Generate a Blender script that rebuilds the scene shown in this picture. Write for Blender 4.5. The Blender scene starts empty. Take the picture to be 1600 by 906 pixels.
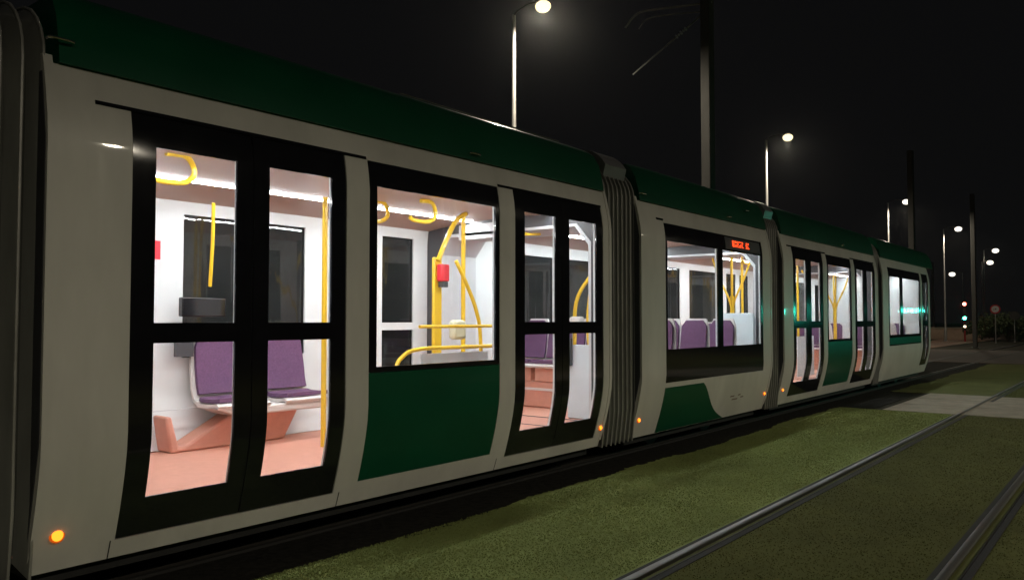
import bpy, math, random
import numpy as np
from mathutils import Vector, Matrix
random.seed(7); rng = np.random.default_rng(7)
S = bpy.context.scene
COL = S.collection

# ------------------------------------------------------------------ camera
FOC, PHI = 1250.0, math.atan(47/1250.0)
TH = math.atan(992/FOC*math.cos(PHI))
F = Vector((math.cos(TH)*math.cos(PHI), math.sin(TH)*math.cos(PHI), math.sin(PHI)))
R = Vector((math.sin(TH), -math.cos(TH), 0)); U = R.cross(F)
cd = bpy.data.cameras.new('camera'); cam = bpy.data.objects.new('camera', cd); COL.objects.link(cam)
cam.matrix_world = Matrix(((R.x, U.x, -F.x, 0), (R.y, U.y, -F.y, 0), (R.z, U.z, -F.z, 1.5), (0, 0, 0, 1)))
cd.sensor_width = 36; cd.lens = FOC/1600*36; cd.clip_start = .05; cd.clip_end = 3000
S.camera = cam
# ------------------------------------------------------------------ world (night: sun far below the horizon)
W = bpy.data.worlds.new('World'); S.world = W; W.use_nodes = True
nt = W.node_tree; nt.nodes.clear()
sky = nt.nodes.new('ShaderNodeTexSky'); sky.sky_type = 'NISHITA'; sky.sun_disc = False
sky.sun_elevation = math.radians(-9); sky.sun_rotation = math.radians(200)
b1 = nt.nodes.new('ShaderNodeBackground'); b1.inputs[1].default_value = .05
b2 = nt.nodes.new('ShaderNodeBackground'); b2.inputs[0].default_value = (.94, .95, 1, 1); b2.inputs[1].default_value = .0036
ad = nt.nodes.new('ShaderNodeAddShader'); wo = nt.nodes.new('ShaderNodeOutputWorld')
nt.links.new(sky.outputs[0], b1.inputs[0]); nt.links.new(b1.outputs[0], ad.inputs[0])
nt.links.new(b2.outputs[0], ad.inputs[1]); nt.links.new(ad.outputs[0], wo.inputs[0])
S.view_settings.view_transform = 'Standard'; S.view_settings.look = 'None'
S.view_settings.exposure = 0; S.view_settings.gamma = 1
c = S.cycles
c.use_denoising = True; c.max_bounces = 9; c.diffuse_bounces = 4; c.glossy_bounces = 4
c.transparent_max_bounces = 24; c.sample_clamp_indirect = 6; c.caustics_reflective = False; c.caustics_refractive = False
STRIP = 112.0         # emission of the tram's ceiling strips
FILL = 940.0        # lamps of the near street row (watts)
FAR = 650.0         # lamps of the row behind the tram

# ------------------------------------------------------------------ materials
def mat(name, base, rough=.5, metal=0., var=0., scale=8., bump=0., coat=0., stretch=None, spec=.5, rvar=0., base2=None, coatrough=.05):
    m = bpy.data.materials.new(name); m.use_nodes = True
    t = m.node_tree; p = t.nodes['Principled BSDF']
    p.inputs['Base Color'].default_value = (*base, 1); p.inputs['Roughness'].default_value = rough
    p.inputs['Metallic'].default_value = metal; p.inputs['Coat Weight'].default_value = coat
    p.inputs['Coat Roughness'].default_value = coatrough; p.inputs['Specular IOR Level'].default_value = spec
    if var or bump or rvar or base2:
        tc = t.nodes.new('ShaderNodeTexCoord'); mp = t.nodes.new('ShaderNodeMapping')
        if stretch: mp.inputs['Scale'].default_value = stretch
        n = t.nodes.new('ShaderNodeTexNoise'); n.inputs['Scale'].default_value = scale; n.inputs['Detail'].default_value = 6
        n.inputs['Roughness'].default_value = .62
        t.links.new(tc.outputs['Object'], mp.inputs[0]); t.links.new(mp.outputs[0], n.inputs['Vector'])
        r = t.nodes.new('ShaderNodeValToRGB')
        r.color_ramp.elements[0].position = .32; r.color_ramp.elements[1].position = .68
        a = base2 if base2 else tuple(v*(1-var) for v in base)
        bb = base if base2 else tuple(min(1, v*(1+var)) for v in base)
        r.color_ramp.elements[0].color = (*a, 1); r.color_ramp.elements[1].color = (*bb, 1)
        t.links.new(n.outputs['Fac'], r.inputs[0]); t.links.new(r.outputs[0], p.inputs['Base Color'])
        if bump:
            b = t.nodes.new('ShaderNodeBump'); b.inputs['Strength'].default_value = bump; b.inputs['Distance'].default_value = .02
            t.links.new(n.outputs['Fac'], b.inputs['Height']); t.links.new(b.outputs[0], p.inputs['Normal'])
        if rvar:
            k = t.nodes.new('ShaderNodeMapRange'); k.inputs['To Min'].default_value = max(.02, rough-rvar); k.inputs['To Max'].default_value = rough+rvar
            t.links.new(n.outputs['Fac'], k.inputs[0]); t.links.new(k.outputs[0], p.inputs['Roughness'])
    return m
def emit(name, colr, st):
    m = bpy.data.materials.new(name); m.use_nodes = True; t = m.node_tree; t.nodes.clear()
    e = t.nodes.new('ShaderNodeEmission'); e.inputs[0].default_value = (*colr, 1); e.inputs[1].default_value = st
    o = t.nodes.new('ShaderNodeOutputMaterial'); t.links.new(e.outputs[0], o.inputs[0]); return m
def glass(name, tint, refl=.045):
    m = bpy.data.materials.new(name); m.use_nodes = True; t = m.node_tree; t.nodes.clear()
    N = t.nodes.new; L = t.links.new
    tr = N('ShaderNodeBsdfTransparent'); tr.inputs[0].default_value = (*tint, 1)
    gl = N('ShaderNodeBsdfGlossy'); gl.inputs['Roughness'].default_value = .015
    lw = N('ShaderNodeLayerWeight'); lw.inputs[0].default_value = .5
    pw = N('ShaderNodeMath'); pw.operation = 'POWER'; pw.inputs[1].default_value = 5
    ma = N('ShaderNodeMath'); ma.operation = 'MULTIPLY_ADD'; ma.inputs[1].default_value = .9; ma.inputs[2].default_value = refl
    tc = N('ShaderNodeTexCoord'); mp = N('ShaderNodeMapping'); mp.inputs['Scale'].default_value = (5, 1, .25)
    n = N('ShaderNodeTexNoise'); n.inputs['Scale'].default_value = 1.6; n.inputs['Detail'].default_value = 1
    bu = N('ShaderNodeBump'); bu.inputs['Strength'].default_value = .05; bu.inputs['Distance'].default_value = .05
    mx = N('ShaderNodeMixShader'); o = N('ShaderNodeOutputMaterial')
    df = N('ShaderNodeBsdfDiffuse'); df.inputs[0].default_value = (.62, .66, .66, 1); md = N('ShaderNodeMixShader')
    n2 = N('ShaderNodeTexNoise'); n2.inputs['Scale'].default_value = 1.4; n2.inputs['Detail'].default_value = 5; L(tc.outputs['Object'], n2.inputs['Vector'])
    mr = N('ShaderNodeMapRange'); mr.inputs['From Min'].default_value = .3; mr.inputs['From Max'].default_value = .7; mr.inputs['To Min'].default_value = .006; mr.inputs['To Max'].default_value = .02
    L(n2.outputs['Fac'], mr.inputs[0]); L(mr.outputs[0], md.inputs[0]); L(tr.outputs[0], md.inputs[1]); L(df.outputs[0], md.inputs[2])
    L(tc.outputs['Object'], mp.inputs[0]); L(mp.outputs[0], n.inputs['Vector']); L(n.outputs['Fac'], bu.inputs['Height']); L(bu.outputs[0], gl.inputs['Normal'])
    L(lw.outputs['Facing'], pw.inputs[0]); L(pw.outputs[0], ma.inputs[0]); L(ma.outputs[0], mx.inputs[0])
    L(md.outputs[0], mx.inputs[1]); L(gl.outputs[0], mx.inputs[2]); L(mx.outputs[0], o.inputs[0]); return m

M = dict(
    white=mat('white_paint', (.62, .61, .57), .4, var=.11, scale=2.2, coat=.3, bump=.0, rvar=.08, stretch=(1, 1, .3), coatrough=.04),
    green=mat('green_paint', (.002, .074, .034), .35, var=.12, scale=1.6, coat=.12, rvar=.06, spec=.2),
    black=mat('black_frame', (.008, .008, .010), .10, var=.2, scale=5, rvar=.03, coat=0),
    rubber=mat('bellows_rubber', (.19, .195, .18), .25, var=.2, scale=6, stretch=(1, 1, .2), rvar=.06, coat=.6, coatrough=.12),
    dark=mat('dark_underside', (.012, .012, .012), .8, var=.3),
    lining=mat('interior_lining', (.78, .80, .81), .45, var=.03, scale=2),
    ceil=mat('ceiling_panel', (.46, .31, .25), .4, var=.03, scale=2),
    floor=mat('salmon_floor', (.62, .29, .215), .55, var=.06, scale=14),
    purple=mat('purple_fabric', (.125, .055, .13), .85, var=.2, scale=60),
    shell=mat('seat_shell', (.74, .70, .68), .35, var=.03),
    yellow=mat('yellow_tube', (.86, .56, .03), .3, var=.05, coat=.3),
    red=mat('red_plastic', (.72, .03, .05), .4, var=.06), dgrey=mat('dark_grey_plastic', (.05, .052, .06), .4, var=.1),
    lgrey=mat('light_grey_plastic', (.6, .62, .65), .4, var=.05), screen=mat('pale_partition', (.72, .82, .88), .25, var=.03),
    chrome=mat('bright_metal', (.75, .75, .74), .18, 1., var=.06), pole=mat('galvanised_pole', (.40, .39, .37), .5, .25, var=.15, scale=5),
    mast=mat('grey_mast_paint', (.11, .107, .10), .6, 0., spec=.15, var=.18, scale=4, stretch=(1, 1, .2)),
    rail=mat('worn_rail_steel', (.27, .26, .235), .42, 1., var=.18, scale=9, stretch=(.06, 4, 1), rvar=.12),
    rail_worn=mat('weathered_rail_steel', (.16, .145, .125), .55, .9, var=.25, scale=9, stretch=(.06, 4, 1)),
    rail_dull_shade=mat('dull_shaded_rail_steel', (.03, .026, .022), .6, .4, var=.2),  # blackened to carry the shade under the tram; also the groove lips
    paving=mat('reddish_paving', (.20, .12, .08), .85, var=.2, scale=3),
    capgrey=mat('grey_rubber_cap', (.2, .2, .21), .35, var=.1),
    hoop=mat('aluminium_hoop', (.36, .36, .34), .4, .3, var=.2, scale=3),
    rubberblk=mat('rail_filler', (.014, .013, .012), .8, var=.3, scale=6),
    grass=mat('lawn_base', (.235, .28, .095), .95, base2=(.16, .19, .065), scale=1.3, bump=.5, spec=.1),
    grass_dim=mat('dim_lawn_base', (.105, .112, .036), .95, base2=(.072, .076, .025), scale=1.1, bump=.5, spec=.1),  # same turf, colour darkened where less window light falls
    blade_dim=mat('dim_grass_blade', (.115, .12, .04), .85, base2=(.08, .083, .028), scale=1.7, spec=.12),
    blade=mat('grass_blade', (.245, .29, .10), .85, base2=(.17, .20, .07), scale=.9, spec=.12),
    bed_shade=mat('track_bed_shade', (.020, .019, .016), .95, var=.4, scale=18, bump=.8, spec=.1),
    ground=mat('earth', (.035, .032, .022), .95, var=.35, scale=.6, bump=.4, spec=.1),
    slab=mat('concrete_slab', (.265, .235, .175), .85, var=.22, scale=2.5, bump=.25),
    asphalt=mat('asphalt', (.06, .042, .03), .85, var=.25, scale=6, bump=.3),
    wall=mat('rendered_wall', (.30, .21, .15), .9, var=.2, scale=2),
    leaf=mat('shrub_leaf', (.05, .07, .022), .8, var=.35, scale=4), stem=mat('shrub_stem', (.06, .045, .03), .9, var=.2),
    signred=mat('sign_red', (.55, .02, .03), .4, var=.05), signwhite=mat('sign_white', (.72, .70, .68), .4, var=.05),
    glass=glass('window_glass', (.93, .945, .94)),
    strip=emit('light_strip', (.93, .97, 1), STRIP), strip_cool=emit('light_strip_cool', (.88, .97, 1), STRIP*1.15),
    amber_rim=emit('amber_lamp_rim', (1, .16, .01), .55), amber=emit('amber_lamp', (1, .22, .015), 3.2), led=emit('orange_led', (1, .07, .015), 3),
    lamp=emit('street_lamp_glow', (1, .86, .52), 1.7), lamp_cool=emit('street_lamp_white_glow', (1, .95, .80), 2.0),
    sred=emit('red_signal', (1, .10, .07), 45), sgreen=emit('green_signal', (.06, 1, .62), 30), swhite=emit('call_button_glow', (1, .75, .5), 8))
M['sgreen_far'] = emit('green_signal_beacon', (.05, 1, .68), 130)
M['sgreen_near'] = emit('green_signal_small_beacon', (.05, 1, .68), 260)

# ------------------------------------------------------------------ mesh helpers
class MB:
    def __init__(s): s.v = []; s.f = []
    def add(s, vs, fs):
        k = len(s.v); s.v += [tuple(p) for p in vs]; s.f += [tuple(i+k for i in q) for q in fs]; return s
    def box(s, x0, x1, y0, y1, z0, z1):
        return s.add([(x, y, z) for x in (x0, x1) for y in (y0, y1) for z in (z0, z1)],
            [(0, 1, 3, 2), (4, 6, 7, 5), (0, 4, 5, 1), (2, 3, 7, 6), (0, 2, 6, 4), (1, 5, 7, 3)])
    def prism(s, poly, axis, a, b):      # poly: 2D outline; axis 0/1/2: extruded along it from a to b
        def P(q, t): return {0: (t, q[0], q[1]), 1: (q[0], t, q[1]), 2: (q[0], q[1], t)}[axis]
        n = len(poly)
        return s.add([P(q, a) for q in poly]+[P(q, b) for q in poly],
            [tuple(range(n))[::-1], tuple(range(n, 2*n))]+[(i, (i+1) % n, n+(i+1) % n, n+i) for i in range(n)])
    def tube(s, pts, r, n=10, r2=None):
        pts = [Vector(p) for p in pts]; k = len(s.v); m = len(pts); up = None
        for i, p in enumerate(pts):
            d = (pts[min(i+1, m-1)]-pts[max(i-1, 0)]).normalized()
            if up is None:
                up = d.orthogonal().normalized()
            up = (up-d*up.dot(d)).normalized(); w = d.cross(up)
            rr = r if r2 is None else r+(r2-r)*i/(m-1)
            for j in range(n):
                a = 2*math.pi*j/n; s.v.append(tuple(p+up*(rr*math.cos(a))+w*(rr*math.sin(a))))
        for i in range(m-1):
            for j in range(n):
                s.f.append((k+i*n+j, k+i*n+(j+1) % n, k+(i+1)*n+(j+1) % n, k+(i+1)*n+j))
        s.f.append(tuple(k+j for j in range(n))[::-1]); s.f.append(tuple(k+(m-1)*n+j for j in range(n))); return s
    def lathe(s, prof, cx, cy, n=16):    # prof: (radius, z)
        k = len(s.v)
        for r, z in prof:
            for j in range(n): s.v.append((cx+r*math.cos(2*math.pi*j/n), cy+r*math.sin(2*math.pi*j/n), z))
        for i in range(len(prof)-1):
            for j in range(n): s.f.append((k+i*n+j, k+i*n+(j+1) % n, k+(i+1)*n+(j+1) % n, k+(i+1)*n+j))
        s.f.append(tuple(k+j for j in range(n))[::-1]); s.f.append(tuple(k+(len(prof)-1)*n+j for j in range(n))); return s
    def disc(s, ctr, nrm, r, t, n=20):
        ctr = Vector(ctr); nrm = Vector(nrm).normalized(); return s.tube([ctr, ctr+nrm*t], r, n)
    def build(s, name, m, parent=None, bevel=0, smooth=True):
        me = bpy.data.meshes.new(name); me.from_pydata(s.v, [], s.f); me.validate(); me.materials.append(M[m] if isinstance(m, str) else m)
        if smooth:
            me.polygons.foreach_set('use_smooth', [True]*len(me.polygons)); me.set_sharp_from_angle(angle=math.radians(35))
        o = bpy.data.objects.new(name, me); COL.objects.link(o)
        import bmesh
        bm = bmesh.new(); bm.from_mesh(me); bmesh.ops.recalc_face_normals(bm, faces=bm.faces); bm.to_mesh(me); bm.free()
        if bevel:
            b = o.modifiers.new('bevel', 'BEVEL'); b.width = bevel; b.segments = 2; b.limit_method = 'ANGLE'
        if parent is not None:
            o.parent = parent; o.matrix_parent_inverse = Matrix.Translation(-world(parent))
        return o
def world(o):
    p = Vector(o.location)
    while o.parent is not None and not hasattr(o, 'dummy'):
        if o.type == 'MESH': return Vector((0, 0, 0))
        o = o.parent; p += o.location
    return p if o.type == 'EMPTY' else Vector((0, 0, 0))
def tag(o, label=None, cat=None, group=None, kind=None):
    if label: o['label'] = label
    if cat: o['category'] = cat
    if group: o['group'] = group
    if kind: o['kind'] = kind
    return o
def thing(name, loc, label, cat, group=None):
    o = bpy.data.objects.new(name, None); COL.objects.link(o); o.location = loc; o.empty_display_size = .3
    return tag(o, label, cat, group)
def arc(c0, r, a0, a1, n, f):
    return [f(c0[0]+r*math.cos(a0+(a1-a0)*i/n), c0[1]+r*math.sin(a0+(a1-a0)*i/n)) for i in range(n+1)]
def smooth_path(pts, n=6):               # Catmull-Rom
    P = [Vector(p) for p in pts]; P = [P[0]*2-P[1]]+P+[P[-1]*2-P[-2]]; out = []
    for i in range(1, len(P)-2):
        for k in range(n):
            t = k/n; a, b, c_, d = P[i-1:i+3]
            out.append(.5*((2*b)+(c_-a)*t+(2*a-5*b+4*c_-d)*t*t+(3*b-a-3*c_+d)*t**3))
    out.append(P[-2]); return out

# ------------------------------------------------------------------ setting: ground, rails
def sheet(name, m, x0, x1, y0, y1, z, nx=1, ny=1, jag=0, label=None, t=.05):
    b = MB(); b.box(x0, x1, y0, y1, z-t, z); return tag(b.build(name, m), kind='structure')
sheet('ground', 'ground', -60, 420, -220, 260, -.02)
for x0, x1 in ((-12, 14.4), (18.2, 32), (46, 60)):
    # lawn with a ragged border towards the strip coloured as tram shade; turf coloured for dimmer light between and beyond the rails
    n = max(8, int((x1-x0)/.04)); b = MB(); q = np.arange(n+1)*(x1-x0)/n
    ys = 4.04+.012*(x0+q).clip(0, 15)+.012*rng.standard_normal(n+1)+.04*np.sin(q*1.1)+.025*np.sin(q*2.9+1)+.015*np.sin(q*7.3)
    vs = []; fs = []
    for i in range(n+1):
        x = x0+(x1-x0)*i/n; vs += [(x, 2.42, 0), (x, float(ys[i]), 0), (x, float(ys[i]), -.03)]
    for i in range(n):
        fs += [(3*i, 3*i+3, 3*i+4, 3*i+1), (3*i+1, 3*i+4, 3*i+5, 3*i+2)]
    b.add(vs, fs); tag(b.build('lawn', 'grass' if x0 < 0 else 'grass_dim', smooth=False), kind='structure')
    sheet('lawn', 'grass_dim', x0, x1, -9, 2.33, 0)
sheet('track_bed_shade', 'bed_shade', -12, 31.9, 3.7, 7.25, -.012, t=.006)  # near-black strip, its colour carries the tram's shadow on the ground
pb = MB()
for k in range(3):
    for q in range(8): pb.box(14.42+k*1.26, 14.42+k*1.26+1.245, -6+q*1.19, -6+q*1.19+1.178, -.03, .004+.002*((k*5+q*3) % 4))
tag(pb.build('path', 'slab', bevel=.004), kind='structure')
sheet('road', 'asphalt', 32.1, 45.9, -60, 80, .006, t=.02)
sheet('pavement', 'paving', -12, 140, 9.2, 12.6, .0, t=.016)

def blades(n, x0, x1, y0, y1, hmin, hmax, m, lab, near_bias=1.6):
    x = x0+(x1-x0)*rng.random(n)**near_bias; y = y0+(y1-y0)*rng.random(n)
    keep = ((x < 14.4) | (x > 18.2)) & (np.abs(y-2.37) > .10) & (np.abs(y-.96) > .10)
    x, y = x[keep], y[keep]; n = len(x)
    a = rng.random(n)*2*np.pi; h = hmin+(hmax-hmin)*rng.random(n); w = .0035+.004*rng.random(n)+x*.00025
    dx, dy = np.cos(a)*w, np.sin(a)*w; lx, ly = rng.normal(0, .5, n)*h, rng.normal(0, .5, n)*h
    v = np.empty((n, 3, 3))
    v[:, 0] = np.stack([x-dx, y-dy, np.full(n, -.003)], 1); v[:, 1] = np.stack([x+dx, y+dy, np.full(n, -.003)], 1)
    v[:, 2] = np.stack([x+lx, y+ly, h], 1)
    me = bpy.data.meshes.new('grass'); me.vertices.add(3*n); me.loops.add(3*n); me.polygons.add(n)
    me.vertices.foreach_set('co', v.ravel()); me.loops.foreach_set('vertex_index', np.arange(3*n, dtype=np.int32))
    me.polygons.foreach_set('loop_start', np.arange(0, 3*n, 3, dtype=np.int32)); me.update(); me.validate()
    me.materials.append(M[m]); o = bpy.data.objects.new('grass', me); COL.objects.link(o)
    return tag(o, lab, 'grass', kind='stuff')
blades(170000, 2.2, 14.4, 2.45, 4.09, .002, .009, 'blade', 'short green grass between the tram and the shiny rail')
blades(230000, 2.2, 31, -1.2, 2.30, .002, .009, 'blade_dim', 'olive grass between and beyond the two rails, darkened for weaker light')

def rail(y, x0, x1, label, m='rail'):
    t = thing('track_rail', (0, y, 0), label, 'rail', 'rails of the two tram tracks')
    b = MB(); b.prism([(y-.030, -.05), (y-.030, .011), (y-.022, .016), (y+.022, .016), (y+.030, .011), (y+.030, -.05)], 0, x0, x1)
    b.build('rail_head', m, t)
    b = MB(); b.box(x0, x1, y-.088, y-.078, -.05, .008); b.build('groove_lip', 'rail_dull_shade', t)
    f = MB(); f.box(x0, x1, y-.076, y-.032, -.05, -.012); f.box(x0, x1, y-.135, y-.090, -.05, .005); f.box(x0, x1, y+.032, y+.070, -.05, .005)
    f.build('rubber_filler', 'rubberblk', t)
rail(2.375, -12, 140, 'shiny grooved steel rail running through the grass nearest the tram')
rail(.965, -12, 140, 'duller steel rail in the grass at the lower right corner', 'rail_worn')
rail(4.78, -12, 140, 'steel rail under the near wheels of the tram, seen beyond its cab', 'rail_dull_shade')
rail(6.22, -12, 140, 'steel rail under the far wheels of the tram, seen beyond its cab', 'rail_dull_shade')

# ------------------------------------------------------------------ tram
TRAM = thing('tram', (12, 5.5, 0), 'long white and green articulated tram with lit windows and purple seats', 'tram')
Y0, YC = 4.2, 5.5
def tuck(z):
    if z < .9: return .12*((.9-z)/.55)**1.5
    if z > 2.4: return .05*((z-2.4)/.3)**1.5
    return 0.
def nose(x): return 0. if x < 21.85 else .5*((x-21.85)/.9)**2.2
def sidey(x, z, off, side):
    y = Y0+tuck(z)+nose(x)+off
    return y if side > 0 else 2*YC-y
def shell(rects, holes, off, thick, side=1, step=.11, b=None, xstep=None, warp=None):
    """curved slab following the tram's flank: union of rects minus holes, (x0,x1,z0,z1)"""
    xs = sorted({v for r in rects+holes for v in r[:2]}); zs = sorted({v for r in rects+holes for v in r[2:]})
    def sub(a, st):
        o = []
        for p, q in zip(a, a[1:]):
            k = max(1, int(math.ceil((q-p)/st))); o += [p+(q-p)*i/k for i in range(k)]
        return o+[a[-1]]
    zs = sub(zs, step)
    if xstep: xs = sub(xs, xstep)
    ins = lambda x, z, r: r[0] < x < r[1] and r[2] < z < r[3]
    nx, nz = len(xs)-1, len(zs)-1
    on = [[any(ins((xs[i]+xs[i+1])/2, (zs[j]+zs[j+1])/2, r) for r in rects) and not any(ins((xs[i]+xs[i+1])/2, (zs[j]+zs[j+1])/2, r) for r in holes)
           for j in range(nz)] for i in range(nx)]
    b = b or MB(); k = len(b.v); idx = {}
    def V(i, j, l):
        if (i, j, l) not in idx:
            x, z = xs[i], zs[j]
            if warp: x = warp(x, z)
            idx[i, j, l] = len(b.v); b.v.append((x, sidey(x, z, off+(thick if l else 0), side), z))
        return idx[i, j, l]
    g = lambda i, j: 0 <= i < nx and 0 <= j < nz and on[i][j]
    for i in range(nx):
        for j in range(nz):
            if not on[i][j]: continue
            for l in (0, 1): b.f.append((V(i, j, l), V(i+1, j, l), V(i+1, j+1, l), V(i, j+1, l)))
            for (a, c_, p, q) in ((i-1, j, (i, j), (i, j+1)), (i+1, j, (i+1, j), (i+1, j+1)), (i, j-1, (i, j), (i+1, j)), (i, j+1, (i, j+1), (i+1, j+1))):
                if not g(a, c_): b.f.append((V(*p, 0), V(*q, 0), V(*q, 1), V(*p, 1)))
    return b
ZB, ZT = .235, 2.79
def grow(r, e): return (r[0]-e, r[1]+e, r[2]-e, r[3]+e)
def door(x0, x1, panes, side, handle=False):
    """one black-framed leaf with an upper and a lower pane"""
    Z0, Z1 = .340, 2.612
    hs = [(p0, p1, z0, z1) for p0, p1 in panes for z0, z1 in ((.545, 1.375), (1.485, 2.44))]
    o = shell([(x0, x1, Z0, Z1)], hs, .006, .016, side).build('door', 'black', TRAM)
    for h in hs:
        shell([grow(h, -.001)], [], .011, .006, side).build('pane', 'glass', o)
    return o
def window(x0, x1, z0, z1, panes, side, nm='window'):
    o = shell([(x0, x1, z0, z1)], panes, .004, .018, side).build(nm, 'black', TRAM)
    for h in panes: shell([grow(h, -.001)], [], .012, .006, side).build('pane', 'glass', o)
    return o

def roof(x0, x1, ends=(1, 1)):
    prof = [(4.245, 2.793), (4.262, 2.90), (4.30, 3.06), (4.36, 3.17), (4.42, 3.215), (4.50, 3.222), (4.53, 3.19), (4.75, 3.19)]
    prof = prof+[(11-y, z) for y, z in prof[::-1]]
    n = len(prof); xs = [x0, x0+.06, x0+.2, x0+.42] if ends[0] else [x0]
    xs += [x0+(x1-x0)*k/4 for k in (1, 2, 3)]
    xs += [x1-.42, x1-.2, x1-.06, x1] if ends[1] else [x1]
    def sc(x):
        d = min((x-x0) if ends[0] else 9, (x1-x) if ends[1] else 9)
        return 1. if d > .41 else {True: .965}.get(d < .03, .985 if d < .1 else .995)
    b = MB(); k = 0
    for x in xs:
        q = sc(x); b.v += [(x, YC+(y-YC)*(1-.04*(1-q)), 2.793+(z-2.793)*q) for y, z in prof]
    for i in range(len(xs)-1):
        for j in range(n-1): b.f.append((i*n+j, (i+1)*n+j, (i+1)*n+j+1, i*n+j+1))
        b.f.append((i*n+n-1, (i+1)*n+n-1, (i+1)*n, i*n))
    b.f.append(tuple(range(n))); b.f.append(tuple(range(len(b.v)-n, len(b.v)))[::-1])
    return b.build('roof', 'green', TRAM)
def interior(x0, x1, holes, cool=False):
    for s in (1, -1):
        shell([(x0+.01, x1-.01, .385, 2.56)], [grow(h, .012) for h in holes], .030, .020, s).build('interior_lining', 'lining', TRAM)
    b = MB(); b.box(x0, x1, 4.36, 6.64, .31, .38); b.build('floor', 'floor', TRAM)
    ys = np.linspace(4.27, 6.73, 17); zz = [2.56+.075*max(0, math.sin(math.pi*(y-4.27)/2.46))**.8 for y in ys]
    b = MB(); b.prism([(float(y), float(z)) for y, z in zip(ys, zz)]+[(6.73, 2.72), (4.27, 2.72)], 0, x0, x1); b.build('ceiling', 'ceil', TRAM)
    for y in (4.86, 2*YC-4.98):
        z = 2.56+.075*max(0, math.sin(math.pi*(y-4.27)/2.46))**.8
        b = MB(); b.box(x0+.02, x1-.02, y-.019, y+.019, z-.009, z-.004); b.build('ceiling_light', 'strip_cool' if cool else 'strip', TRAM)
    b = MB(); b.box(x0+.05, x1-.05, 4.46, 6.54, .15, .295); b.build('underframe', 'dark', TRAM)
def tube(pts, r=.017, nm='grab_pole', m='yellow', sm=True, lab=None):
    o = MB().tube(smooth_path(pts) if sm else pts, r, 10).build(nm, m, TRAM)
    return o
def loop(x, y, z=2.60):                  # rigid D-shaped ceiling strap bar
    tube([(x-.16, y-.02, z+.03), (x-.02, y-.02, z+.03), (x+.05, y, z-.03), (x+.05, y, z-.1), (x-.02, y+.02, z-.15), (x-.2, y+.02, z-.155), (x-.26, y+.02, z-.13)], .02, 'ceiling_loop')
def car(x0, x1, doors, wins, panels, cool=False):
    """doors: (x0,x1,[pane spans per leaf]); wins: (x0,x1,z0,z1,panes)"""
    for s in (1, -1):
        holes = []
        for d in doors: holes.append((d[0], d[1], .335, 2.618))
        for w in wins: holes.append((w[0], w[1], w[5] if len(w) > 5 else w[2], w[3]))
        shell([(x0, x1, ZB, ZT)], holes, 0, .028, s, b=None).build('car_body', 'white', TRAM)
        for d in doors:
            mid = d[3]
            door(d[0]+.004, mid-.004, [d[2][0]], s); door(mid+.004, d[1]-.004, [d[2][1]], s)
        for w in wins: window(w[0]+.003, w[1]-.003, w[2], w[3]-.003, w[4], s)
        for p in panels: shell([p], [], .003, .034, s).build('lower_panel', 'green', TRAM)
    hs = [h for w in wins for h in w[4]]
    for d in doors: hs += [(p0, p1, z0, z1) for p0, p1 in d[2] for z0, z1 in ((.545, 1.375), (1.485, 2.44))]
    interior(x0, x1, hs, cool)

def bellows(x0, x1, inner=True, n=7):
    b = MB(); ring = []
    def sec(g):
        a, zb, zt, r = 4.285+g, .225+g, 3.13-g, .34
        q = [(a+.04, zb), (a, zb+.35), (a, zt-r-.35)]
        q += [(a+r-r*math.cos(t), zt-r+r*math.sin(t)) for t in np.linspace(0, math.pi/2, 7)]
        return q+[(11-y, z) for y, z in q[::-1]]
    L = []
    for i in range(n*4+1):
        L.append((x0+(x1-x0)*i/(n*4), .040-.040*math.cos(2*math.pi*i/4)))
    m = len(sec(0))
    for lay, ex in ((0, 0), (1, .10)):
        for x, g in (L if lay == 0 else [(x0, .02), (x1, .02)]):
            b.v += [(x, y, z) for y, z in sec(g+ex)]
    nl = len(L)
    for i in range(nl-1):
        for j in range(m): b.f.append((i*m+j, (i+1)*m+j, (i+1)*m+(j+1) % m, i*m+(j+1) % m))
    o = b.build('bellows', 'rubber', TRAM)
    for i in range(0, n+1):           # pale hoops that carry the folds
        x = x0+(x1-x0)*i/n; MB().tube([(x, y, z) for y, z in sec(-.004)], .0085, 6).build('bellows_hoop', 'hoop', TRAM)
    # light inner tunnel
    t = MB(); A = [(4.43, .385), (4.43, 2.3), (4.6, 2.5), (6.4, 2.5), (6.57, 2.3), (6.57, .385)]; B = [(y+(.03 if y < 5.5 else -.03), z-(.03 if z > 1 else 0)) for y, z in A]
    for x in (x0-.02, x1+.02):
        t.v += [(x, y, z) for y, z in A]+[(x, y, z) for y, z in B]
    for j in range(5):
        t.f += [(j, j+1, 13+j, 12+j), (6+j, 18+j, 19+j, 7+j), (j, 6+j, 7+j, j+1), (12+j, 13+j, 19+j, 18+j)]
    t.f += [(0, 12, 18, 6), (5, 11, 23, 17)]
    ti = t.build('gangway', 'lgrey', TRAM)
    f = MB(); f.box(x0-.02, x1+.02, 4.40, 6.60, .33, .378); f.build('gangway_floor', 'floor', TRAM)
    c_ = MB()
    for i in range(5):       # pale rubber cap over the crown
        pass
    return o
def bellows_cap(x0, x1):
    b = MB(); r = .36; a = 4.27
    q = [(a+r-r*math.cos(t), 3.285-r+r*math.sin(t)) for t in np.linspace(.5, math.pi/2, 8)]+[(5.5, 3.29)]
    q += [(11-y, z) for y, z in q[-2::-1]]
    p = q+[(y+(.03 if y < 5.5 else -.03), z-.12) for y, z in q[::-1]]
    b.prism(p, 0, x0, x1); b.build('bellows_cap', 'capgrey', TRAM)
def flange(x, w=.045):
    for s in (1, -1):
        shell([(x-w/2, x+w/2, .30, 2.83)], [], -.006, .05, s).build('end_frame', 'white', TRAM)

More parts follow.
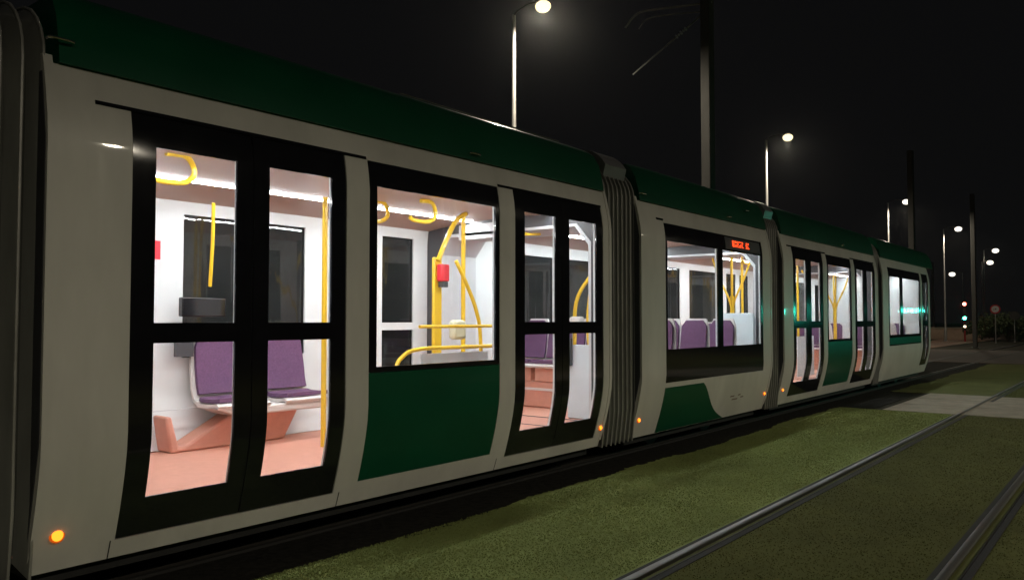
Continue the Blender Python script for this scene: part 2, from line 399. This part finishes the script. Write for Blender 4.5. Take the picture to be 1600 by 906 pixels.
def bulkhead(x):
    b = MB(); out = [(4.35, .30), (4.215, .9), (4.215, 2.4), (4.275, 2.74), (6.725, 2.74), (6.785, 2.4), (6.785, .9), (6.65, .30)]
    inn = [(4.44, .384), (4.44, .94), (4.44, 2.29), (4.61, 2.49), (6.39, 2.49), (6.56, 2.29), (6.56, .94), (6.56, .384)]
    n = 8
    for xx in (x-.012, x+.012): b.v += [(xx, y, z) for y, z in out]+[(xx, y, z) for y, z in inn]
    for i in range(n):
        j = (i+1) % n
        b.f += [(i, j, n+j, n+i), (2*n+i, 3*n+i, 3*n+j, 2*n+j), (i, 2*n+i, 2*n+j, j), (n+i, n+j, 3*n+j, 3*n+i)]
    b.build('end_bulkhead', 'dgrey', TRAM)
for x in (1.64, 6.895, 7.505, 11.275, 11.76, 17.05, 17.43): bulkhead(x)
D1 = [(2.055, 3.51, [(2.188, 2.682), (2.908, 3.387)], 2.795), (5.34, 6.75, [(5.484, 5.945), (6.165, 6.63)], 6.05)]
W1 = [(3.71, 5.135, 1.14, 2.612, [(3.785, 5.085, 1.175, 2.436)], .385)]
car(1.655, 6.88, D1, W1, [(3.713, 5.132, .388, 1.134)])
O = 10.12
def sh(d): return d+O
car(1.655+O, 6.92+O, [(a+O, b_+O, [(p+O, q+O) for p, q in ps], m_+O) for a, b_, ps, m_ in D1],
    [(W1[0][0]+O, W1[0][1]+O, 1.14, 2.612, [(3.785+O, 5.085+O, 1.175, 2.436)], .385)], [(3.713+O, 5.132+O, .388, 1.134)])
car(7.52, 11.26, [], [(8.06, 10.95, .80, 2.592, [(8.112, 9.465, 1.172, 2.392), (9.612, 10.90, 1.172, 2.392)])], [], cool=True)
for s in (1, -1):    # green cover over the bogie with a slanted trailing edge
    shell([(0, 1, .24, .745)], [], -.005, .012, s, step=.05, warp=lambda x, z: 8.065+x*(.98+(lambda t: .14*t**.5+.40*t+.30*t**5)(min(1, max(0, (.745-z)/.5))))).build('bogie_cover', 'green', TRAM)
# cab car
for s in (1, -1):
    ch = [(17.92, 20.92, .96, 2.612), (21.08, 21.78, .42, 2.612)]
    shell([(17.44, 22.75, ZB, ZT)], ch, 0, .042, s, xstep=.25).build('car_body', 'white', TRAM)
    window(17.923, 20.917, .963, 2.609, [(18.02, 18.98, 1.19, 2.42), (19.16, 20.84, 1.19, 2.42)], s)
    o = shell([(21.083, 21.777, .423, 2.609)], [(21.2, 21.7, .56, 1.375), (21.2, 21.7, 1.485, 2.40)], .006, .034, s, xstep=.12).build('cab_door', 'black', TRAM)
    for h in ((21.201, 21.699, .561, 1.374), (21.201, 21.699, 1.486, 2.399)): shell([h], [], .016, .006, s, xstep=.12).build('pane', 'glass', o)
interior(17.44, 21.82, [(18.02, 18.98, 1.19, 2.42), (19.16, 20.84, 1.19, 2.42), (21.2, 21.7, .56, 1.375), (21.2, 21.7, 1.485, 2.40)], cool=True)
b = MB()     # rounded cab front with its windscreen
nf = []
for z in np.linspace(ZB, ZT, 20):
    y = sidey(22.75, z, 0, 1); bulge = .7*(1-.75*max(0, (z-.9)/1.9)**1.5)-.15*max(0, (.6-z)/.4)
    for t in np.linspace(-1, 1, 17): b.v.append((22.75+bulge*(1-abs(t)**2.2), YC+t*(YC-y), z))
for i in range(19):
    for j in range(16): b.f.append((i*17+j, i*17+j+1, (i+1)*17+j+1, (i+1)*17+j))
b.build('cab_front', 'black', TRAM)
b = MB(); b.box(21.83, 21.87, 4.40, 6.6, .31, 2.72); b.build('cab_partition', 'lining', TRAM)
roof(1.70, 6.84); roof(7.57, 11.21); roof(11.82, 16.99); roof(17.49, 22.6)
bellows(.96, 1.64); bellows(6.90, 7.50); bellows(11.28, 11.755, n=6); bellows(17.06, 17.42, n=5)
bellows_cap(6.98, 7.40); bellows_cap(11.36, 11.68)
for x in (1.655, 6.875, 7.525, 11.25, 11.78, 17.03, 17.45): flange(x)
# the end of the next car, past the first bellows
for s in (1, -1): shell([(-2.4, .95, ZB, ZT)], [], 0, .042, s).build('car_body', 'white', TRAM)
roof(-2.4, .90); b = MB(); b.box(-2.4, .95, 4.385, 6.615, .31, .38); b.build('floor', 'floor', TRAM)
b = MB(); b.box(.3, .36, 4.3, 6.7, .38, 2.72); b.build('end_wall', 'lining', TRAM)
# door tracks (dark line above the doors, running on past the leaf)
for x0, x1 in ((1.87, 3.70), (5.14, 6.75), (7.90, 8.06), (11.99, 13.82), (15.26, 16.87)):
    shell([(x0, x1, 2.614, 2.636)], [], -.004, .02, 1).build('door_track', 'black', TRAM)
# sill joints
for x in (2.03, 3.56, 5.24): shell([(x, x+.006, ZB, .335)], [], -.0015, .01).build('sill_joint', 'dark', TRAM)
# amber side markers
def marker(x, z, r=.026, lab=None):
    y = sidey(x, z, 0, 1); o = MB().disc((x, y+.01, z), (0, -1, .08), r*1.35, .012, 20).build('side_marker', 'amber_rim', TRAM)
    MB().lathe([(r, 0), (r*.9, .006), (r*.55, .012), (.002, .014)], 0, 0, 14)
    q = MB(); q.tube([(x, y-.006, z), (x, y-.014, z+.0005), (x, y-.018, z+.001)], r, 16, r*.5); q.build('lens', 'amber', o)
marker(1.755, .425, .028); marker(6.83, .43, .022); marker(7.60, .43, .022); marker(11.17, .46, .02); marker(11.90, .46, .02)
marker(22.3, .95, .04)
# bogies
for xc in (9.4, 19.9):
    b = MB(); b.box(xc-1.0, xc+1.0, 4.62, 6.38, .14, .28); o = b.build('bogie', 'dark', TRAM)
    for dx in (-.75, .75):
        for y in (4.72, 6.16): MB().disc((xc+dx, y, .316), (0, 1, 0), .30, .12, 28).build('wheel', 'dgrey', o)
# small bright roof fittings on the cantrail
for x, z in ((1.70, 2.90), (4.86, 2.84), (7.62, 2.86), (9.9, 2.84), (10.55, 2.99), (14.9, 2.84)):
    y = 4.25+max(0, (z-2.9))*.25-.012
    o = MB().tube(smooth_path([(x-.06, y+.014, z), (x-.05, y-.012, z+.004), (x+.05, y-.012, z+.004), (x+.06, y+.014, z)], 4), .008, 8).build('lifting_eye', 'chrome', TRAM)
MB().tube([(4.2, 4.418, 3.226), (6.3, 4.418, 3.226)], .006, 6).build('roof_edge_glint', 'chrome', TRAM)  # bright wire added to draw the highlight along the roof edge
# destination display: glowing, unreadable at this distance
b = MB(); b.box(9.72, 10.78, 4.208, 4.24, 2.41, 2.575)
y = 4.2
o = shell([(9.70, 10.86, 2.415, 2.57)], [], -.003, .01).build('destination_display', 'dgrey', TRAM)
d = MB(); xx = 9.92
for wch in (3, 3, 2, 3, 3, 0, 3, 2):
    if wch == 0: xx += .06; continue
    for ci in range(wch):
        for ri in range(5):
            if random.random() < .68:
                zz = 2.455+ri*.017; yy = sidey(xx, zz, -.008, 1); d.box(xx, xx+.012, yy, yy+.004, zz, zz+.010)
        xx += .019
    xx += .022
d.build('display_dots', 'led', o)
# worn emblem on the white skirt of the second car
e = MB(); yy = lambda z: sidey(10, z, -.004, 1)
for (x, z, w, h) in ((9.95, .50, .16, .03), (10.02, .455, .22, .028), (10.2, .505, .1, .022), (10.3, .47, .12, .03)):
    e.prism([(x, z), (x+w*.25, z+h), (x+w, z+h*.8), (x+w*.8, z)], 1, yy(z), yy(z)+.012)
e.build('emblem', mat('emblem_brown', (.16, .10, .07), .5, var=.2), TRAM)

for s in (1, -1): shell([(17.95, 20.89, .985, 1.13)], [], .0, .01, s).build('lower_panel', 'green', TRAM)
# --- seats
def seat(x, y, z, rot, w=.46, tall=.62, back='purple'):
    """shell with purple backrest and cushion; rot: direction the sitter faces (degrees from +X)"""
    a = math.radians(rot); cs, sn = math.cos(a), math.sin(a)
    T = lambda p: (x+p[0]*cs-p[1]*sn, y+p[0]*sn+p[1]*cs, z+p[2])
    def sheet2(prof, w0, t, edge, n=9):
        # prof: (u forward, v up); extruded sideways with rounded upper corners
        b = MB(); k = len(prof)
        for sgn in (0, 1):
            for i, (u, v) in enumerate(prof):
                du, dv = (prof[min(i+1, k-1)][0]-prof[max(i-1, 0)][0], prof[min(i+1, k-1)][1]-prof[max(i-1, 0)][1]); l = math.hypot(du, dv)
                nu, nv = -dv/l*t*sgn, du/l*t*sgn
                for j in range(n):
                    s = -1+2*j/(n-1); wi = w0(i/(k-1))
                    b.v.append(T((u+nu+edge*(abs(s)**3), s*wi/2, v+nv)))
        m = k*n
        for i in range(k-1):
            for j in range(n-1):
                p = i*n+j; b.f += [(p, p+1, p+n+1, p+n), (m+p, m+p+n, m+p+n+1, m+p+1)]
        for i in range(k-1):
            for j in (0, n-1): p = i*n+j; b.f.append((p, p+n, m+p+n, m+p))
        for j in range(n-1):
            for i in (0, k-1): p = i*n+j; b.f.append((p, p+1, m+p+1, m+p))
        return b
    wt = lambda t: w*(1-.0*t) if t < .6 else w*(1-.3*((t-.6)/.4)**3)
    prof = [(.44, .02), (.40, .045), (.28, .03), (.12, .03), (.05, .06), (.01, .16), (-.02, .34), (-.05, .52), (-.065, tall)]
    s = sheet2(prof, wt, .03, .0).build('seat', 'shell', TRAM)
    cu = [(.41, .052), (.30, .04), (.14, .04), (.085, .05)]
    sheet2(cu, lambda t: w*.9, -.035, .0).build('cushion', back, s)
    ba = [(.045, .10), (.02, .18), (-.008, .34), (-.036, .52), (-.05, tall-.03)]
    sheet2(ba, lambda t: .88*(w if t < .5 else w*(1-.35*((t-.5)/.5)**3)), -.035, .0).build('backrest', back, s)
    return s
# first car: two longitudinal seats under the far window on one cantilever plinth
seat(4.06, 6.63, .74, -90, w=.52, tall=.72); seat(4.75, 6.63, .74, -90, w=.52, tall=.72)
b = MB()
b.prism([(3.46, .69), (3.515, .69), (3.585, .43), (3.64, .43), (4.08, .66), (4.80, .66), (4.66, .42), (4.64, .381), (3.51, .381)], 1, 6.43, 6.66)
b.build('seat_plinth', 'floor', TRAM, bevel=.02)
b = MB(); b.prism([(4.0, .665), (5.0, .665), (5.0, .74), (3.8, .74)], 1, 6.22, 6.6); b.build('seat_beam', 'shell', TRAM, bevel=.015)
b = MB(); b.box(3.64, 3.80, 6.60, 6.645, 1.18, 1.42); b.build('wall_cabinet', 'dgrey', TRAM)
b = MB(); b.box(3.66, 4.08, 6.55, 6.62, 1.53, 1.70); b.build('information_panel', 'black', TRAM, bevel=.01)
b = MB(); b.box(3.38, 3.50, 6.635, 6.652, 2.02, 2.18); b.build('emergency_notice', 'red', TRAM)
for z in (.72,): b = MB(); b.box(2.0, 5.2, 6.622, 6.634, z, z+.008); b.build('wall_seam', 'lgrey', TRAM)
tube([(4.555, 5.75, .38), (4.555, 5.75, 2.6)], .024, sm=False)
tube([(3.82, 6.35, 2.52), (3.86, 6.42, 2.2), (3.9, 6.52, 1.8)], .016)
loop(2.92, 5.2); loop(5.45, 5.3, 2.58); loop(5.25, 5.75, 2.6)
# ticket post, poles and rails opposite the first window
b = MB(); b.box(5.97, 6.09, 5.76, 5.80, .38, 2.15); b.build('ticket_post', 'yellow', TRAM, bevel=.012)
b = MB(); b.box(6.0, 6.12, 5.68, 5.757, 1.90, 2.08); o = b.build('ticket_validator', 'red', TRAM, bevel=.015); MB().box(6.02, 6.10, 5.685, 5.75, 1.84, 1.898).build('reader', 'dgrey', o)
tube([(5.88, 5.62, 2.10), (5.98, 5.61, 2.3), (6.12, 5.6, 2.52), (6.28, 5.6, 2.62)], .026)
tube([(6.24, 5.6, .38), (6.24, 5.6, 2.62)], .024, sm=False)
tube([(5.80, 5.3, 2.08), (5.96, 5.3, 1.85), (6.10, 5.3, 1.6), (6.17, 5.3, 1.3), (6.18, 5.3, .4)], .02)
tube([(5.2, 5.2, 1.44), (6.22, 5.2, 1.44)], .016, 'grab_rail', sm=False)
tube([(4.86, 5.2, .4), (4.9, 5.2, 1.02), (5.0, 5.2, 1.18), (5.2, 5.2, 1.235), (5.6, 5.2, 1.24), (6.22, 5.2, 1.24)], .019, 'grab_rail')
b = MB(); b.box(5.25, 6.20, 5.225, 5.24, .42, 1.19); b.build('partition_panel', 'screen', TRAM)
b = MB(); b.box(5.75, 5.93, 5.27, 5.36, 1.31, 1.5); b.build('ticket_machine', mat('pale_yellow_plastic', (.72, .70, .5), .4, var=.05), TRAM, bevel=.03)
b = MB(); b.box(6.88, 6.95, 5.55, 6.25, 2.42, 2.60); b.build('ceiling_display', 'lgrey', TRAM, bevel=.01)
tube([(6.65, 5.25, 2.6), (6.72, 5.22, 2.45), (6.78, 5.2, 2.42), (7.05, 5.2, 2.44)], .015)
# second car: raised seats over the bogie, the panel at its door end
for (ya, yb) in ((4.36, 5.16), (5.84, 6.64)):
    b = MB(); b.box(8.30, 11.1, ya, yb, .381, .72); b.build('wheel_box', 'floor', TRAM, bevel=.02)
    b = MB(); b.box(8.28, 11.12, ya-.005 if ya > 5 else ya, yb+.005 if ya < 5 else yb, .60, .63); b.build('wheel_box_trim', 'shell', TRAM)
for ys in ((4.58, 4.97), (6.03, 6.42)):
    for y in ys:
        for x, r in ((8.62, 180), (9.55, 180), (10.40, 180)):
            seat(x, y, .90, r, w=.40, tall=.62)
            b = MB(); b.box(x-.02 if r == 0 else x-.34, x+.34 if r == 0 else x+.02, y-.16, y+.16, .721, .92); b.build('seat_plinth', 'floor', TRAM)
b = MB(); b.box(7.60, 7.66, 4.42, 5.22, .385, 1.22); b.build('partition_panel', 'screen', TRAM, bevel=.01)
b = MB(); b.box(7.53, 7.60, 5.14, 5.24, .98, 1.30); b.build('card_reader', 'dgrey', TRAM, bevel=.012)
b = MB(); b.box(7.52, 7.64, 5.0, 5.14, 1.38, 1.54); b.build('ticket_machine', 'shell', TRAM, bevel=.025)
tube([(7.62, 5.13, 1.22), (7.64, 5.12, 1.7), (7.78, 5.02, 2.0), (7.95, 4.9, 2.2), (8.05, 4.88, 2.56)], .022)
tube([(7.68, 4.93, .4), (7.66, 4.93, 1.0), (7.70, 5.0, 1.45), (7.76, 4.98, 1.9), (7.86, 4.86, 2.2), (8.0, 4.84, 2.57)], .022)
loop(10.1, 5.4, 2.55)
b = MB(); b.box(11.14, 11.19, 4.42, 5.0, .385, 1.6); b.build('partition_panel', 'screen', TRAM, bevel=.01)
b = MB(); b.box(11.14, 11.19, 6.0, 6.6, .385, 2.3); b.build('partition_panel', 'lining', TRAM, bevel=.01)
b = MB(); b.box(10.9, 10.98, 6.60, 6.64, 1.75, 2.0); b.build('emergency_notice', 'red', TRAM)
# third and fourth car
def tree_pole(x, y):
    o = tube([(x, y, .38), (x, y, 1.9)], .035, 'tree_pole', sm=False)
    for dx, dy in ((-.30, -.12), (.30, .12), (.05, -.34), (-.05, .34)):
        MB().tube(smooth_path([(x, y, 1.6), (x+dx*.15, y+dy*.15, 1.85), (x+dx*.6, y+dy*.6, 2.2), (x+dx, y+dy, 2.61)]), .018, 8).build('branch', 'yellow', o)
tree_pole(12.75, 5.42); tree_pole(18.3, 5.4)
for x in (13.95, 14.7): seat(x, 6.63, .84, -90, w=.5)
for x in (13.62, 16.05, 16.5): tube([(x, 5.6, .38), (x, 5.6, 2.62)], .022, sm=False)
loop(13.0, 5.2); loop(15.0, 5.3); loop(16.2, 5.3)
tube([(15.2, 5.2, 1.44), (16.3, 5.2, 1.44)], .016, 'grab_rail', sm=False)
b = MB(); b.box(15.35, 16.3, 5.225, 5.24, .42, 1.19); b.build('partition_panel', 'screen', TRAM)
for y in (4.60, 5.0, 6.0, 6.4):
    for x, r in ((18.75, 180), (19.5, 0), (20.3, 180)): seat(x, y, .84, r, w=.40, tall=.6)
for ya, yb in ((4.36, 5.16), (5.84, 6.64)):
    b = MB(); b.box(18.5, 20.6, ya, yb, .381, .83); b.build('wheel_box', 'floor', TRAM, bevel=.02)
tube([(20.8, 5.4, .38), (20.8, 5.4, 2.6)], .022, sm=False)

# ------------------------------------------------------------------ street lamps
def street_lamp(x, y, H, dx, dy, label, power=FAR, glow='lamp', group='street lamps in the row behind the tram', size=1., drop=.0):
    t = thing('street_lamp', (x, y, 0), label, 'street lamp', group)
    MB().lathe([(.16, 0), (.16, .02), (.10, .03), (.085, .9), (.06, .95), (.04, H-.02), (.03, H)], x, y, 14).build('pole', 'pole', t)
    hz = H+.08-drop
    MB().tube(smooth_path([(x, y, H-.03), (x+dx*.12, y+dy*.12, H+.06), (x+dx*.5, y+dy*.5, hz+.05), (x+dx*.8, y+dy*.8, hz+.03)]), .018, 8).build('arm', 'mast', t)
    ux, uy = dx, dy; l = math.hypot(ux, uy); ux /= l; uy /= l
    L, Wd = .19*size, .17*size
    def lobe(z0, h, sc):
        b = MB(); n = 18; rows = 5
        for i in range(rows):
            q = math.cos(i/rows*math.pi/2)
            for j in range(n):
                a = 2*math.pi*j/n; p, r = L*sc*q*math.cos(a), Wd*sc*q*math.sin(a)
                b.v.append((x+dx+ux*p-uy*r, y+dy+uy*p+ux*r, z0+h*math.sin(i/rows*math.pi/2)))
        b.v.append((x+dx, y+dy, z0+h)); k = len(b.v)-1
        for i in range(rows-1):
            for j in range(n): b.f.append((i*n+j, i*n+(j+1) % n, (i+1)*n+(j+1) % n, (i+1)*n+j))
        for j in range(n): b.f.append(((rows-1)*n+j, (rows-1)*n+(j+1) % n, k))
        b.f.append(tuple(range(n))[::-1]); return b
    h = lobe(hz+.012*size, .04*size, .5).build('lamp_head', 'dgrey', t)
    d_ = lobe(hz-.10*size, -.13*size, .9); k_ = lobe(hz-.10*size, .11*size, .9); d_.add(k_.v, k_.f); d_.build('bloom_diffuser', glow, h)  # full glowing globe, rounded and enlarged to stand in for lamp bloom
    if power:
        ld = bpy.data.lights.new('lamp_light', 'SPOT'); ld.energy = power; ld.color = (1, .89, .70); ld.shadow_soft_size = .15; ld.spot_size = math.radians(168); ld.spot_blend = .4
        lo = bpy.data.objects.new('lamp_light', ld); COL.objects.link(lo); lo.parent = t; lo.location = (dx, dy, hz-.28)
def px_on_z(u, v, z):
    d = F+R*((u-800)/FOC)+U*((453-v)/FOC); k = (z-1.5)/d.z; return d.x*k, d.y*k
def px_on_x(u, v, x):
    d = F+R*((u-800)/FOC)+U*((453-v)/FOC); k = x/d.x; return d.y*k, d.z*k+1.5
LMP = [(803, 24, 'nearest and highest street lamp, rising behind the roof of the big tram car', 'lamp'),
       (1197, 219, 'second street lamp, just right of the thick catenary mast', 'lamp'),
       (1387, 317, 'third street lamp, above the cab end of the tram', 'lamp_cool'),
       (1474, 358, 'fourth street lamp, first one past the tram cab', 'lamp_cool'),
       (1537, 391, 'street lamp beside the round road sign, just right of the reddish mast', 'lamp_cool'),
       (1534, 409, 'small distant street lamp glowing close behind the reddish mast', 'lamp_cool')]
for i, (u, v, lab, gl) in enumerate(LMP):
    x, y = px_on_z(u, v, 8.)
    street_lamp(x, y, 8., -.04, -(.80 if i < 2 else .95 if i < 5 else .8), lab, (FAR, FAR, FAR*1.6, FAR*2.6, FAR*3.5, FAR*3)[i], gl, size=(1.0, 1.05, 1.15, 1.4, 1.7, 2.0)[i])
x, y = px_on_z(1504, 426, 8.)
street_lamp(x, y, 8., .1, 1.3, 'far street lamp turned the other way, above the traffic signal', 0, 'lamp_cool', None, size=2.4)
# the matching row on the near side of the tracks (out of the frame, its light is what the tram's flank shows)
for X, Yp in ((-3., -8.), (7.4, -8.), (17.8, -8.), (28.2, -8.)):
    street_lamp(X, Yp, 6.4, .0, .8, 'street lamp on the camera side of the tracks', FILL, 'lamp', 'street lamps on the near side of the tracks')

# ------------------------------------------------------------------ catenary masts
def mast(u, label, H, arms=False, w=.26, y=7.25):
    d = F+R*((u-800)/FOC)+U*((453-500)/FOC); k = y/d.y; x = d.x*k
    t = thing('catenary_mast', (x, y, 0), label, 'mast', 'catenary masts beside the tram track')
    b = MB(); h = w/2; tf = .018
    b.box(x-h, x+h, y-h*.8, y+h*.8, .03, H)
    b.build('post', 'mast', t, bevel=.02)
    b = MB(); b.box(x-.22, x+.22, y-.22, y+.22, 0, .03); b.build('base_plate', 'mast', t)
    if arms:
        P = lambda uu, vv: (x, *px_on_x(uu, vv, x))
        MB().tube(smooth_path([P(1112, 4), P(1050, 12), P(1006, 18), P(990, 27), P(977, 44)]), .022, 8).build('bracket_arm', 'pole', t)
        MB().tube(smooth_path([P(1106, 18), P(1050, 23), P(1012, 30), P(998, 46)]), .012, 8).build('registration_arm', 'pole', t)
        MB().tube([P(1098, 22), P(1078, 40), P(989, 117)], .018, 8).build('strut', 'pole', t)
        q = P(1066, 50); s_ = MB(); a, c_ = Vector(P(1072, 45)), Vector(P(1058, 57))
        for i in range(5):
            p = a.lerp(c_, i/4); s_.disc(p, c_-a, .042 if i % 2 == 0 else .026, .03, 12)
        s_.build('insulator', 'lgrey', t)
    return t
mast(1109, 'thick grey catenary mast with bracket arms at its top', 8.75, True)
mast(1427, 'plain grey catenary mast rising over the cab end of the tram', 8.25)
mast(1523, 'far catenary mast with a reddish cast beside the traffic signal', 8.3)
t = thing('slim_pole', (*px_on_z(1459, 519, 0), 0), 'slim pale pole close to the front edge of the tram cab', 'pole')
x, y, _ = t.location; MB().lathe([(.3, 0), (.3, .03), (.17, .04), (.15, 8.4), (.10, 8.5)], x, y, 12).build('shaft', 'pole', t)
MB().lathe([(.12, 8.5), (.17, 8.52), (.12, 8.62), (.02, 8.66)], x, y, 12).build('cap', 'pole', t)

# ------------------------------------------------------------------ signal, sign, wall, shrubs at the crossing
def signal(x, y, lenses, label, H, group=None, face=(-1, -.0, 0), k=1., mm=('sred', 'sgreen')):
    t = thing('traffic_signal', (x, y, 0), label, 'traffic signal', group)
    MB().lathe([(.09*k, 0), (.09*k, .03), (.055*k, .05), (.05*k, H-.25), (.04*k, H-.22)], x, y, 12).build('post', 'signred' if k == 1 else 'mast', t)
    fx = Vector(face).normalized(); sd = Vector((-fx.y, fx.x, 0))
    z0, z1 = lenses[-1][0]-.2, lenses[0][0]+.2
    b = MB(); c0 = Vector((x, y, 0))
    b.v += [tuple(c0+fx*a+sd*s+Vector((0, 0, z))) for a in (-.1, .1) for s in (-.14, .14) for z in (z0, z1)]
    b.f += [(0, 1, 3, 2), (4, 6, 7, 5), (0, 4, 5, 1), (2, 3, 7, 6), (0, 2, 6, 4), (1, 5, 7, 3)]
    h = b.build('signal_head', 'dgrey', t, bevel=.02)
    for z, m_ in lenses:
        MB().tube([c0+fx*.1+Vector((0, 0, z)), c0+fx*.115+Vector((0, 0, z)), c0+fx*.13+Vector((0, 0, z))], .105, 18, .06).build('lens', m_, h)
        v = MB(); n = 10
        for i in range(n+1):
            a = math.pi*i/n
            for l, rr in ((.1, .13), (.26, .13), (.1, .12), (.26, .12)):
                v.v.append(tuple(c0+fx*l+sd*(rr*math.cos(a))+Vector((0, 0, z+rr*math.sin(a)))))
        for i in range(n):
            p = 4*i; v.f += [(p, p+1, p+5, p+4), (p+2, p+6, p+7, p+3), (p+1, p+3, p+7, p+5), (p, p+4, p+6, p+2)]
        v.build('visor', 'dgrey', h)
    return t
x, y = px_on_z(1508, 533.5, 0); dd = Vector((x, y, 0)).length
kz = lambda v: 1.5+(500-v)/FOC*(Vector((x, y, 0)).dot(Vector((math.cos(TH), math.sin(TH), 0))))
ts = signal(x, y, [(kz(475), 'sred'), (kz(497), 'sgreen')], 'traffic signal showing red above green at the crossing beyond the tram', kz(470), face=(-x, -y, 0))
bx = MB(); bx.box(x-.09, x+.09, y-.09, y+.09, kz(516), kz(505)); bb = bx.build('push_button', 'dgrey', ts)
MB().disc((x-.085, y-.02, kz(510)), (-1, -.16, 0), .07, .03, 14).build('button_lamp', 'swhite', bb)
# two green signals out of the frame to the right, mirrored in the tram's flank
for (u, v, Xm) in ((1426, 485, 46.), (1216, 487, 27.)):
    d = F+R*((u-800)/FOC)+U*((453-v)/FOC); k = Xm/d.x; Ym, Zm = d.y*k, d.z*k+1.5
    signal(Xm, 2*Y0-Ym, [(Zm+.35, 'dgrey'), (Zm, 'sgreen_far' if Xm > 40 else 'sgreen_near')], 'green tram signal on the near side of the tracks', Zm+.5, 'signals on the near side of the tracks',
           face=(-Xm*.35, Ym*.8, 0), k=.8)
def round_sign(u, v, D, r, label, plain=False):
    c0 = Vector((0, 0, 1.5))+(F+R*((u-800)/FOC)+U*((453-v)/FOC))*D
    t = thing('road_sign', (c0.x, c0.y, 0), label, 'road sign')
    MB().lathe([(.06, 0), (.05, .03), (.03, .05), (.03, c0.z+r*.6)], c0.x, c0.y, 10).build('post', 'pole', t)
    n = Vector((-c0.x, -c0.y, 0)).normalized()
    if plain:
        MB().disc(c0+n*.035, n, r, .02, 26).build('plate', 'mast', t); return
    p = MB().disc(c0+n*.035, n, r, .02, 26).build('rim', 'signred', t)
    MB().disc(c0+n*.056, n, r*.72, .004, 26).build('face', 'signwhite', t)
    sd = Vector((-n.y, n.x, 0)); b = MB()
    for s0, s1, z0, z1 in ((-.02, .10, -.05, .09), (-.22, -.06, -.07, -.02)):
        q = [c0+n*.0605+sd*(s0*r*2)+Vector((0, 0, z0*r*2)), c0+n*.0605+sd*(s1*r*2)+Vector((0, 0, z0*r*2)), c0+n*.0605+sd*(s1*r*2)+Vector((0, 0, z1*r*2)), c0+n*.0605+sd*(s0*r*2)+Vector((0, 0, z1*r*2))]
        b.add(q+[p_+n*.003 for p_ in q], [(0, 3, 2, 1), (4, 5, 6, 7), (0, 1, 5, 4), (1, 2, 6, 5), (2, 3, 7, 6), (3, 0, 4, 7)])
    b.build('symbol', 'dgrey', t)
round_sign(1555, 483, 52, .30, 'round white road sign with a red rim above the shrubs')
round_sign(1585, 493, 55, .30, 'plain grey back of a road sign at the right edge', True)
x, y = px_on_z(1470, 531, 0); x2, y2 = px_on_z(1512, 530, 0)
b = MB(); b.prism([(x, y+8), (x2, y2-1), (x2+.4, y2-1), (x+.4, y+8)], 2, 0, .85); w = tag(b.build('low_wall', 'wall'), 'low reddish wall across the end of the tracks', 'wall')
c2 = MB(); c2.prism([(x-.06, y+8), (x2-.06, y2-1), (x2+.46, y2-1), (x+.46, y+8)], 2, .851, .93); c2.build('coping', 'slab', w)

def shrub(u, D, w, h, label):
    c0 = (F+R*((u-800)/FOC))*D; x, y = c0.x, c0.y
    t = thing('shrub', (x, y, 0), label, 'shrub', 'dark shrubs beyond the crossing')
    lob = [(rng.normal(0, .32)*w, rng.normal(0, .32)*w, h*(.3+.5*rng.random()), (.25+.2*rng.random())*min(w, h)) for _ in range(9)]
    n = 2200; k = rng.integers(0, 9, n); d = rng.standard_normal((n, 3)); d /= np.linalg.norm(d, axis=1)[:, None]
    L = np.array(lob)[k]; p = L[:, :3]+d*(L[:, 3]*(.55+.5*rng.random(n)))[:, None]; p[:, 2] = np.abs(p[:, 2])+.05
    p[:, 0] += x; p[:, 1] += y
    a = rng.standard_normal((n, 3)); a /= np.linalg.norm(a, axis=1)[:, None]; e = np.cross(a, rng.standard_normal((n, 3))); e /= np.linalg.norm(e, axis=1)[:, None]
    s = (.05+.05*rng.random(n))[:, None]
    b = MB()
    V = np.stack([p-a*s, p+e*s*.6, p+a*s, p-e*s*.6], 1).reshape(-1, 3); b.v = [tuple(q) for q in V]
    b.f = [(4*i, 4*i+1, 4*i+2, 4*i+3) for i in range(n)]; b.build('foliage', 'leaf', t, smooth=False)
    b = MB()
    for q in lob[:6]: b.tube([(x, y, 0), (x+q[0]*.5, y+q[1]*.5, q[2]*.6), (x+q[0], y+q[1], q[2])], .03, 6, .012)
    b.build('stems', 'stem', t)
for u, D, w_, h_, lab in ((1532, 60, 1.3, 1.5, 'dark shrub at the foot of the reddish mast'), (1552, 58, 1.6, 1.9, 'dark shrub under the red-rimmed road sign'),
                          (1572, 57, 1.5, 1.8, 'dark shrub between the red-rimmed sign and the grey sign back'), (1592, 58, 1.7, 1.6, 'dark shrub cut by the right edge of the photo')):
    shrub(u, D, w_, h_, lab)

hz = MB().box(-62, 422, -222, 262, -1.07, 12).build('haze', 'dark', smooth=False); tag(hz, kind='stuff')
hm = bpy.data.materials.new('night_air'); hm.use_nodes = True; t_ = hm.node_tree; t_.nodes.clear()
pv = t_.nodes.new('ShaderNodeVolumePrincipled'); pv.inputs['Color'].default_value = (.9, .9, .9, 1); pv.inputs['Density'].default_value = .0004; pv.inputs['Anisotropy'].default_value = .93
om = t_.nodes.new('ShaderNodeOutputMaterial'); t_.links.new(pv.outputs[0], om.inputs['Volume']); hz.data.materials.clear(); hz.data.materials.append(hm)
